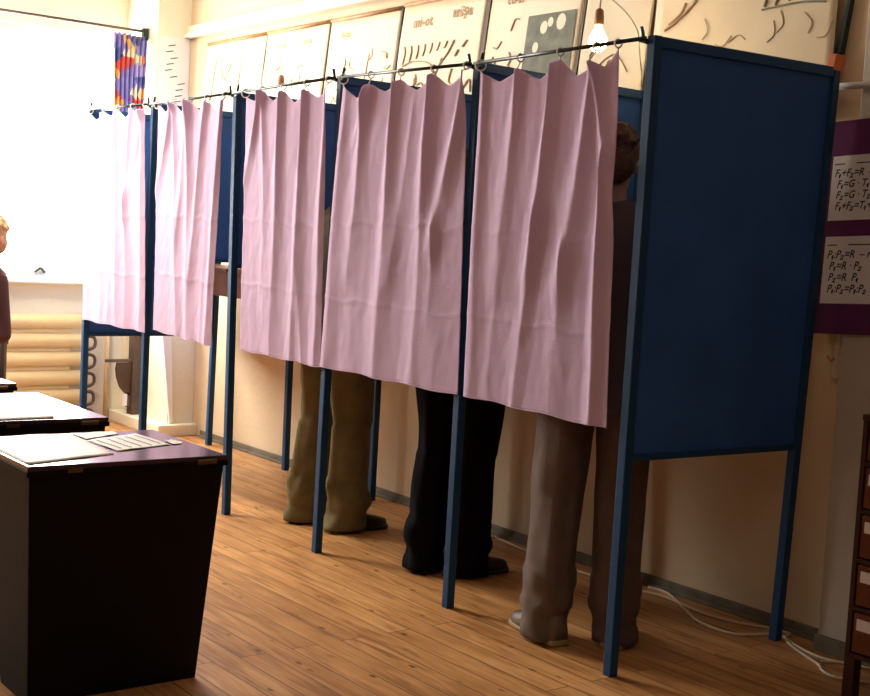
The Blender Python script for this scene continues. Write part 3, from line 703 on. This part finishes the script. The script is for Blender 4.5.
paper([(-1.88, -1.63), (-1.25, -1.63), (-1.26, -1.36), (-1.88, -1.28)], .7005, 'large white sheet covering the second ballot stand', 4, 3)
paper([(-2.9, -1.60), (-2.20, -1.60), (-2.22, -1.22), (-2.9, -1.20)], .7005, 'white sheet on the farthest ballot stand at left edge', 0, 4)

# ------------------------------------------------------------------ card cabinet at right
r = empty('drawer_cabinet', (.782, .655, 0), 0, 'small red brown cabinet of labelled drawers at the right edge', 'cabinet')
xL, xR, yF, yK = -.255, .245, -.205, .18
cz0, cz1 = .155, .880
f = MB().box(xL, xL + .016, yF, yK, cz0, cz1).box(xR - .016, xR, yF, yK, cz0, cz1).box(xL + .016, xR - .016, yK - .01, yK, cz0, cz1).box(xL, xR, yF - .006, yK, cz1, cz1 + .018)
dz = [cz0, .300, .447, .598, .742, cz1]
for z in dz[:-1]: f.box(xL + .016, xR - .016, yF, yK - .01, z, z + .014)
f.build('frame', M['cabf'], r, bevel=.002)
for k in range(5):
    z0, z1 = dz[k] + .018, dz[k + 1] - .004
    dr = MB().box(xL + .020, xR - .020, yF + .003, yK - .02, z0, z1).build('drawer', M['cabw'], r, bevel=.003)
    MB().box(xL + .034, xL + .115, yF - .001, yF + .003, z1 - .052, z1 - .018).build('label_holder', M['sheet'], dr)
    MB().lathe([(.006, 0), (.006, .012), (.012, .018), (.009, .026), (.001, .028)], n=12).build('knob', M['brass'], dr)
    kb = C.objects[-1]; kb.rotation_euler = (math.pi / 2, 0, 0); kb.location = ((xL + xR) / 2, yF + .003, (z0 + z1) / 2)
for lx in (xL + .018, xR - .018):
    for ly in (yF + .02, yK - .02):
        MB().box(lx - .018, lx + .018, ly - .018, ly + .018, 0, cz0).build('leg', M['cabf'], r)

# ------------------------------------------------------------------ white cables on the floor
def cable(pts, label, rad=.005):
    o = MB().tube(catmull([(x, y, rad) for x, y in pts], 8), rad, 8).build('floor_cable', M['cable'], smooth=True)
    tag(o, label, 'cable')
def px(u, v, z=.005):
    R = cam.rotation_euler.to_matrix(); d_ = R @ Vector(((u - 435) / 1301.5, -(v - 348) / 1301.5, -1)); t = (z - cam.location.z) / d_.z
    p = cam.location + d_ * t; return (p.x, min(p.y, .84 if p.x > .1 else .915))
cable([px(*q) for q in [(486, 533), (520, 548), (570, 568), (632, 588), (665, 597), (700, 612), (735, 622), (766, 627), (792, 629), (794, 633), (783, 636), (770, 634), (735, 634), (700, 622), (684, 608), (676, 592), (672, 583)]],
      'white cable along the wall that loops back at the rear post')
cable([px(*q) for q in [(780, 634), (800, 648), (822, 658), (848, 664), (875, 668)]], 'white cable running from the rear post to the cabinet')
cable([px(*q) for q in [(786, 641), (800, 652), (818, 664), (822, 670), (832, 676), (850, 680), (872, 683)]], 'white cable with a slack bend in front of the cabinet', .0045)
cable([px(*q) for q in [(821, 661), (835, 662), (855, 664), (868, 662)]], 'short white cable end crossing beside the cabinet', .004)

# ------------------------------------------------------------------ people
def capsule(mb, a, b, ra, rb, n=14, sx=1, sy=1):
    a = Vector(a); b = Vector(b); d = b - a; L_ = max(d.length, 1e-6); d.normalize()
    u = d.orthogonal().normalized(); w = d.cross(u); rings = []
    for t in (-1, -.92, -.7, -.38, 0):
        rings.append((a + d * ra * t, ra * math.sqrt(max(1e-4, 1 - t * t))))
    for t in (0, .38, .7, .92, 1):
        rings.append((b + d * rb * t, rb * math.sqrt(max(1e-4, 1 - t * t))))
    R = []
    for c, r in rings:
        ring = []
        for k in range(n):
            o_ = (u * math.cos(6.28318 * k / n) + w * math.sin(6.28318 * k / n)) * r
            o_.x *= sx; o_.y *= sy; ring.append(c + o_)
        R.append(ring)
    mb.loft(R)
def ellip(mb, c, r, n=20, m=12, rot=None):
    R = []
    for j in range(m + 1):
        t = -math.pi / 2 + math.pi * (j + .02) / (m + .04); ring = []
        for k in range(n):
            p = Vector((r[0] * math.cos(t) * math.cos(6.28318 * k / n), r[1] * math.cos(t) * math.sin(6.28318 * k / n), r[2] * math.sin(t)))
            if rot: p = rot @ p
            ring.append(Vector(c) + p)
        R.append(ring)
    mb.loft(R)
def fuse(mb, name, m, parent, voxel=.007, smooth=4):
    o = mb.build(name, m, smooth=True)
    rm = o.modifiers.new('r', 'REMESH'); rm.mode = 'VOXEL'; rm.voxel_size = voxel; rm.use_smooth_shade = True
    sm = o.modifiers.new('s', 'SMOOTH'); sm.factor = .5; sm.iterations = smooth
    bpy.context.view_layer.update()
    me = bpy.data.meshes.new_from_object(o.evaluated_get(bpy.context.evaluated_depsgraph_get()))
    old = o.data; o.modifiers.clear(); o.data = me; bpy.data.meshes.remove(old)
    o.parent = parent
    return o
def ring(c, rx, ry, n=36, rz=0, crease=0, fold=0, seed=0, zt_=0):
    out = []
    for k in range(n):
        t = 6.28318 * k / n; ct, st = math.cos(t), math.sin(t)
        k_ = 1 + crease * (max(0, st) ** 24 + max(0, -st) ** 24) + fold * noise.noise(Vector((ct * 1.6, st * 1.6, zt_ * 14 + seed)))
        x, y = rx * ct * k_, ry * st * k_
        out.append(Vector((c[0] + x * math.cos(rz) - y * math.sin(rz), c[1] + x * math.sin(rz) + y * math.cos(rz), c[2])))
    return out
def shoe(parent, x, y, rz, m, sole, k=1.0):
    e_ = Matrix.Translation((x, y, 0)) @ Matrix.Rotation(rz, 4, 'Z')
    secs = [(-.095, .030, .052, .010), (-.085, .036, .085, .006), (-.04, .038, .095, .006), (.0, .037, .092, .005), (.05, .042, .070, .005), (.10, .047, .052, .005), (.145, .044, .042, .006), (.175, .034, .034, .008), (.190, .016, .026, .012)]
    R = []; RS = []
    for (yy, hw_, hh, zz) in secs:
        rg = []; rs = []
        for q in range(20):
            t = 6.28318 * q / 20; cx_, sn = math.cos(t), math.sin(t)
            z = .018 + (hh if sn > 0 else .004) * (abs(sn) ** .8) * (1 if sn > 0 else -1)
            rg.append(e_ @ Vector((hw_ * k * (abs(cx_) ** .7) * (1 if cx_ > 0 else -1), yy * k, z)))
            rs.append(e_ @ Vector(((hw_ + .004) * k * (abs(cx_) ** .6) * (1 if cx_ > 0 else -1), yy * 1.03 * k, .011 + .011 * max(-1, min(1, sn * 1.6)))))
        R.append(rg); RS.append(rs)
    o = MB().loft(R).build('shoe', m, parent, smooth=True)
    MB().loft(RS).build('sole', sole, o, smooth=True)
    return o
def person(name_label, loc, rz, feet, hips_w, trm, tr_w, jm, hm, shm, slm, H=1.76, lean=.06, head_fwd=.05, seated=False, bend=0, group=None, jl=.80, tors=None, head_side=0):
    r = empty('person', loc, rz, name_label, 'person', group)
    s = H / 1.76
    P_ = lambda x, y, z: Vector((x * s, y * s, z * s))
    if seated:
        hz = .50; hy = 0; knees = [P_(-.12, .42, .50), P_(.12, .42, .50)]; ank = [P_(-.12, .45, .08), P_(.12, .45, .08)]
    else:
        hz = .93; hy = .0
        ank = [Vector((f[0], f[1], .09 * s)) for f in feet]
        knees = [Vector((f[0] * .85 + sx * .008, f[1] * .6 + .035 * s, .49 * s)) for f, sx in zip(feet, (-1, 1))]
    hips = [P_(-.095, hy, hz - .02), P_(.095, hy, hz - .02)]
    dz = hz - .93; tx = tors or 0
    def T(x, y, z):     # torso point, leaning forward and sideways from the hips
        k = z - .93
        return P_(x + tx * k * 1.6, y + lean * k * 2, z + dz)
    b = MB()
    for h_, k_, a_ in zip(hips, knees, ank):
        capsule(b, h_, k_, .078 * s, .050 * s); capsule(b, k_, k_.lerp(a_, .4), .048 * s, .050 * s); capsule(b, k_.lerp(a_, .4), a_, .050 * s, .034 * s)
        capsule(b, a_, a_ + Vector((0, .10, -.05)), .032, .026)
    ellip(b, T(0, 0, .96), (.155 * s, .105 * s, .12 * s)); ellip(b, T(0, 0, 1.13), (.135 * s, .095 * s, .15 * s)); ellip(b, T(0, .0, 1.32), (.165 * s, .105 * s, .16 * s))
    capsule(b, T(-.15, 0, 1.41), T(.15, 0, 1.41), .058 * s, .058 * s)
    hc = T(0, head_fwd, 1.63) + P_(head_side, 0, 0)
    capsule(b, T(0, -.005, 1.44), hc + P_(0, -.02, -.08), .056 * s, .050 * s)
    rot = Matrix.Rotation(-.35 if head_fwd > .03 else -.05, 3, 'X')
    def Hd(x, y, z): return hc + rot @ P_(x, y, z)
    ellip(b, Hd(0, -.01, .025), (.076 * s, .096 * s, .098 * s), rot=rot); ellip(b, Hd(0, .018, -.035), (.060 * s, .076 * s, .080 * s), rot=rot)
    capsule(b, Hd(0, .088, .012), Hd(0, .108, -.022), .010 * s, .015 * s)                 # nose
    capsule(b, Hd(-.020, .090, -.056), Hd(.020, .090, -.056), .009 * s, .009 * s)          # lips
    capsule(b, Hd(0, .076, -.095), Hd(0, .080, -.092), .022 * s, .020 * s)                 # chin
    capsule(b, Hd(-.045, .084, .038), Hd(.045, .084, .038), .011 * s, .011 * s)            # brow
    for sx in (-1, 1): ellip(b, Hd(sx * .078, -.005, -.005), (.010 * s, .020 * s, .032 * s), 10, 8)
    # arms
    arms = []
    for sx in (-1, 1):
        sh = T(sx * .19, 0, 1.40)
        if seated: el = sh + P_(sx * .03, -.02, -.28); wr = el + P_(-sx * .07, .20, -.02)
        else: el = sh + P_(sx * .05, .06, -.28); wr = el + P_(-sx * .08, .22, .03)
        capsule(b, sh, el, .050 * s, .040 * s); capsule(b, el, wr, .040 * s, .028 * s)
        d_ = (wr - el).normalized(); sd_ = Vector((1, 0, 0)); up_ = sd_.cross(d_).normalized()
        palm = wr + d_ * .085
        capsule(b, wr + d_ * .01, wr + d_ * .03, .026, .028)
        for q, (off, ln_) in enumerate(((-.030, .062), (-.010, .074), (.010, .080), (.030, .070))):
            off *= -sx
            base = palm + sd_ * off
            capsule(b, wr + d_ * .02 + sd_ * off * .6, base, .015, .0115, 10)
            m1 = base + d_ * ln_ * .45 - up_ * .012; m2 = m1 + d_ * ln_ * .30 - up_ * .022; m3 = m2 + d_ * ln_ * .08 - up_ * .018
            capsule(b, base, m1, .0100, .0092, 10); capsule(b, m1, m2, .0092, .0084, 10); capsule(b, m2, m3, .0084, .0076, 10)
        tb = wr + d_ * .03 - sd_ * sx * .024; t1 = tb + d_ * .035 - sd_ * sx * .028 - up_ * .012; t2 = t1 + d_ * .028 + sd_ * sx * .004 - up_ * .012
        capsule(b, tb, t1, .014, .0115, 10); capsule(b, t1, t2, .0112, .0095, 10)
        arms.append((sh, el, wr))
    body = fuse(b, 'body', M['skin'], r, .0065, 3)
    # eyes
    for sx in (-1, 1):
        e_ = MB(); ellip(e_, Hd(sx * .031, .083, .012), (.012, .008, .008), 12, 8); e_.build('eye', M['paper'], r, smooth=True)
    # hair
    hb = MB()
    ellip(hb, Hd(0, -.020, .040), (.086 * s, .100 * s, .096 * s), rot=rot); ellip(hb, Hd(0, -.060, -.020), (.074 * s, .058 * s, .075 * s), rot=rot)
    ellip(hb, Hd(0, .055, .085), (.060 * s, .040 * s, .034 * s), rot=rot)
    rr = random.Random(int(loc[0] * 100))
    for _ in range(90):
        t = rr.random() * 6.283; p = rr.random() * 1.3
        q = Vector((.084 * math.cos(t) * math.cos(p), -.020 + .098 * math.sin(t) * math.cos(p), .042 + .092 * math.sin(p)))
        if q.y > .03 and q.z < .07: continue
        ellip(hb, Hd(*q), (.016, .016, .013), 8, 6)
    fuse(hb, 'hair', hm, r, .006, 2)
    # trousers
    t_ = MB(); n = 44; cuffz = .014 * s
    for li, (h_, k_, a_) in enumerate(zip(hips, knees, ank)):
        R = []; rzf = 0
        if seated:
            path = [(h_ + Vector((0, -.06, .0)), .115)] + [(h_.lerp(k_, q), .098 - .02 * q) for q in (0, .3, .6, .85)] + [(k_ + Vector((0, .0, -.02)), .084), (k_ + Vector((0, .01, -.08)), .084)] + [(k_.lerp(a_, q) + Vector((0, .01, 0)), .082) for q in (.35, .6, .95)]
            for (c_, w_), (c2, _) in zip(path, path[1:] + [path[-1]]):
                d_ = (c2 - c_) if c2 != c_ else Vector((0, 0, -1)); d_.normalize(); u_ = Vector((1, 0, 0)); v_ = d_.cross(u_).normalized()
                R.append([c_ + u_ * w_ * math.cos(6.28318 * q / n) + v_ * w_ * math.sin(6.28318 * q / n) for q in range(n)])
        else:
            for q in range(n + 1):
                f_ = q / n; z = cuffz + (hz * s - .02 - cuffz) * f_
                if z < k_.z: g_ = (z - a_.z) / (k_.z - a_.z); c_ = a_.lerp(k_, max(g_, 0)) - Vector((0, .012, 0))
                else: c_ = k_.lerp(h_, (z - k_.z) / (h_.z - k_.z))
                wcuff, wknee, wthigh = tr_w
                w_ = wcuff + (wknee - wcuff) * min(1, f_ / .5) if f_ < .5 else wknee + (wthigh - wknee) * ss((f_ - .5) / .45)
                brk = .010 * math.exp(-((z - .13) / .030) ** 2) - .007 * math.exp(-((z - .085) / .022) ** 2) + .006 * math.exp(-((z - .19) / .03) ** 2)
                w_ = w_ + brk
                R.append(ring((c_.x, c_.y + .012 + .015 * math.exp(-((z - .12) / .05) ** 2), z + (.0)), w_, w_ * 1.12, 40, 0, .17 * (1 if z > .2 else .3), .20 if z < .25 else .13, seed=li * 5 + loc[0], zt_=z * .35 if z > .25 else z * .8))
        t_.loft(R)
    if not seated:
        R = [ring(P_(0, 0, z), wx * s, wy * s, 36, 0) for z, wx, wy in ((.80, .10, .08), (.84, .17, .115), (.90, .185, .125), (.97, .175, .118), (1.04, .158, .108))]
        t_.loft(R)
    else:
        ellip(t_, P_(0, 0, .53), (.19, .13, .11))
        for k_, a_ in zip(knees, ank):
            ellip(t_, k_ + Vector((0, .01, 0)), (.082, .085, .085))
    t_.build('trousers', trm, r, smooth=True)
    # jacket
    j_ = MB()
    zr = [(jl, .212, .160), (.90, .205, .152), (1.0, .178, .130), (1.12, .170, .124), (1.25, .185, .130), (1.36, .200, .128), (1.43, .170, .105), (1.475, .095, .080), (1.50, .066, .066)]
    if seated: zr = [q for q in zr if q[0] > .89]
    R = []
    for z, wx, wy in zr:
        c_ = T(0, 0, z); R.append(ring((c_.x, c_.y, c_.z), wx * s, wy * s, 40, 0, 0, .05, seed=3, zt_=z * .5))
    j_.loft(R)
    capsule(j_, T(-.175, 0, 1.405), T(.175, 0, 1.405), .078 * s, .078 * s, 18)
    capsule(j_, T(-.10, 0, 1.44), T(.10, 0, 1.44), .070 * s, .070 * s, 18)
    for (sh, el, wr) in arms:
        capsule(j_, sh, el, .068 * s, .056 * s, 18); capsule(j_, el, el.lerp(wr, .92), .056 * s, .042 * s, 18)
    fuse(j_, 'jacket', jm, r, .009, 4)
    # shoes
    if seated:
        for a_ in ank: shoe(r, a_.x, a_.y + .01, 0, shm, slm)
    else:
        for f, a_ in zip(feet, ank): shoe(r, a_.x, a_.y + (f[3] if len(f) > 3 else 0) + .022, f[2], shm, slm, 1.02)
    return r
VG = None
person('person in baggy khaki trousers and black shoes at the middle booth', (-2.165, .290, 0), math.radians(3),
       [(-.150, -.015, math.radians(8)), (.085, .040, math.radians(-10), .0)], .1, M['greenish'], (.090, .080, .100), M['jacket_g'], M['hair_d'], M['leather_b'], M['leather_b'], H=1.74, lean=.05)
person('person in straight black trousers and black shoes behind the fourth curtain', (-1.272, .325, 0), math.radians(28),
       [(-.100, -.035, math.radians(5)), (.080, -.005, math.radians(-30), -.02)], .1, M['black'], (.083, .082, .100), M['jacket_r'], M['hair_d'], M['leather_b'], M['leather_b'], H=1.74, lean=.05)
person('person in taupe trousers and tan shoes at the nearest booth, curly hair showing', (-.335, .185, 0), math.radians(46),
       [(-.130, -.030, math.radians(34), -.02), (.105, -.010, math.radians(-5), -.01)], .1, M['taupe'], (.082, .088, .108), M['jacket_t'], M['hair_b'], M['leather_t'], M['sole'], H=1.77, lean=.02, head_fwd=.06)
person('person seated by the window, mostly cut off by the left edge', (-4.62, -.665, 0), math.radians(-140),
       None, .1, M['black'], (.08, .08, .1), M['jacket_r'], M['hair_g'], M['leather_b'], M['leather_b'], H=1.80, lean=.08, head_fwd=.02, seated=True, tors=-.12, head_side=-.13)
# chair under the seated person
r = empty('wooden_chair', (-4.62, -.665, 0), math.radians(-140), 'plain wooden chair under the seated person at left edge', 'chair')
MB().box(-.21, .21, -.20, .20, .40, .425).build('seat', M['oldwood'], r, bevel=.006)
MB().box(-.20, .20, -.225, -.205, .62, .82).build('backrest', M['oldwood'], r, bevel=.006)
for sx in (-1, 1):
    MB().box(sx * .185 - .018, sx * .185 + .018, .16, .196, 0, .3995).build('leg', M['oldwood'], r)
    MB().box(sx * .185 - .018, sx * .185 + .018, -.204, -.168, 0, .3995).build('leg', M['oldwood'], r)
    MB().box(sx * .185 - .015, sx * .185 + .015, -.2045, -.18, .4255, .82).build('back_post', M['oldwood'], r)
# unseen ceiling boxes added above the two fill lights
for (lx, ly, lb) in ((-3.9, -0.9, 'added white box of the fill light above the window end of the booths'), (2.2, -2.4, 'added white box of the fill light near the viewer')):
    r = empty('fill_housing', (lx, ly, ZC), 0, lb, 'ceiling lamp', 'boxes of the added fill lights')
    MB().box(-.70, .70, -.20, .20, -.085, -.001).build('housing', M['white'], r, bevel=.005)
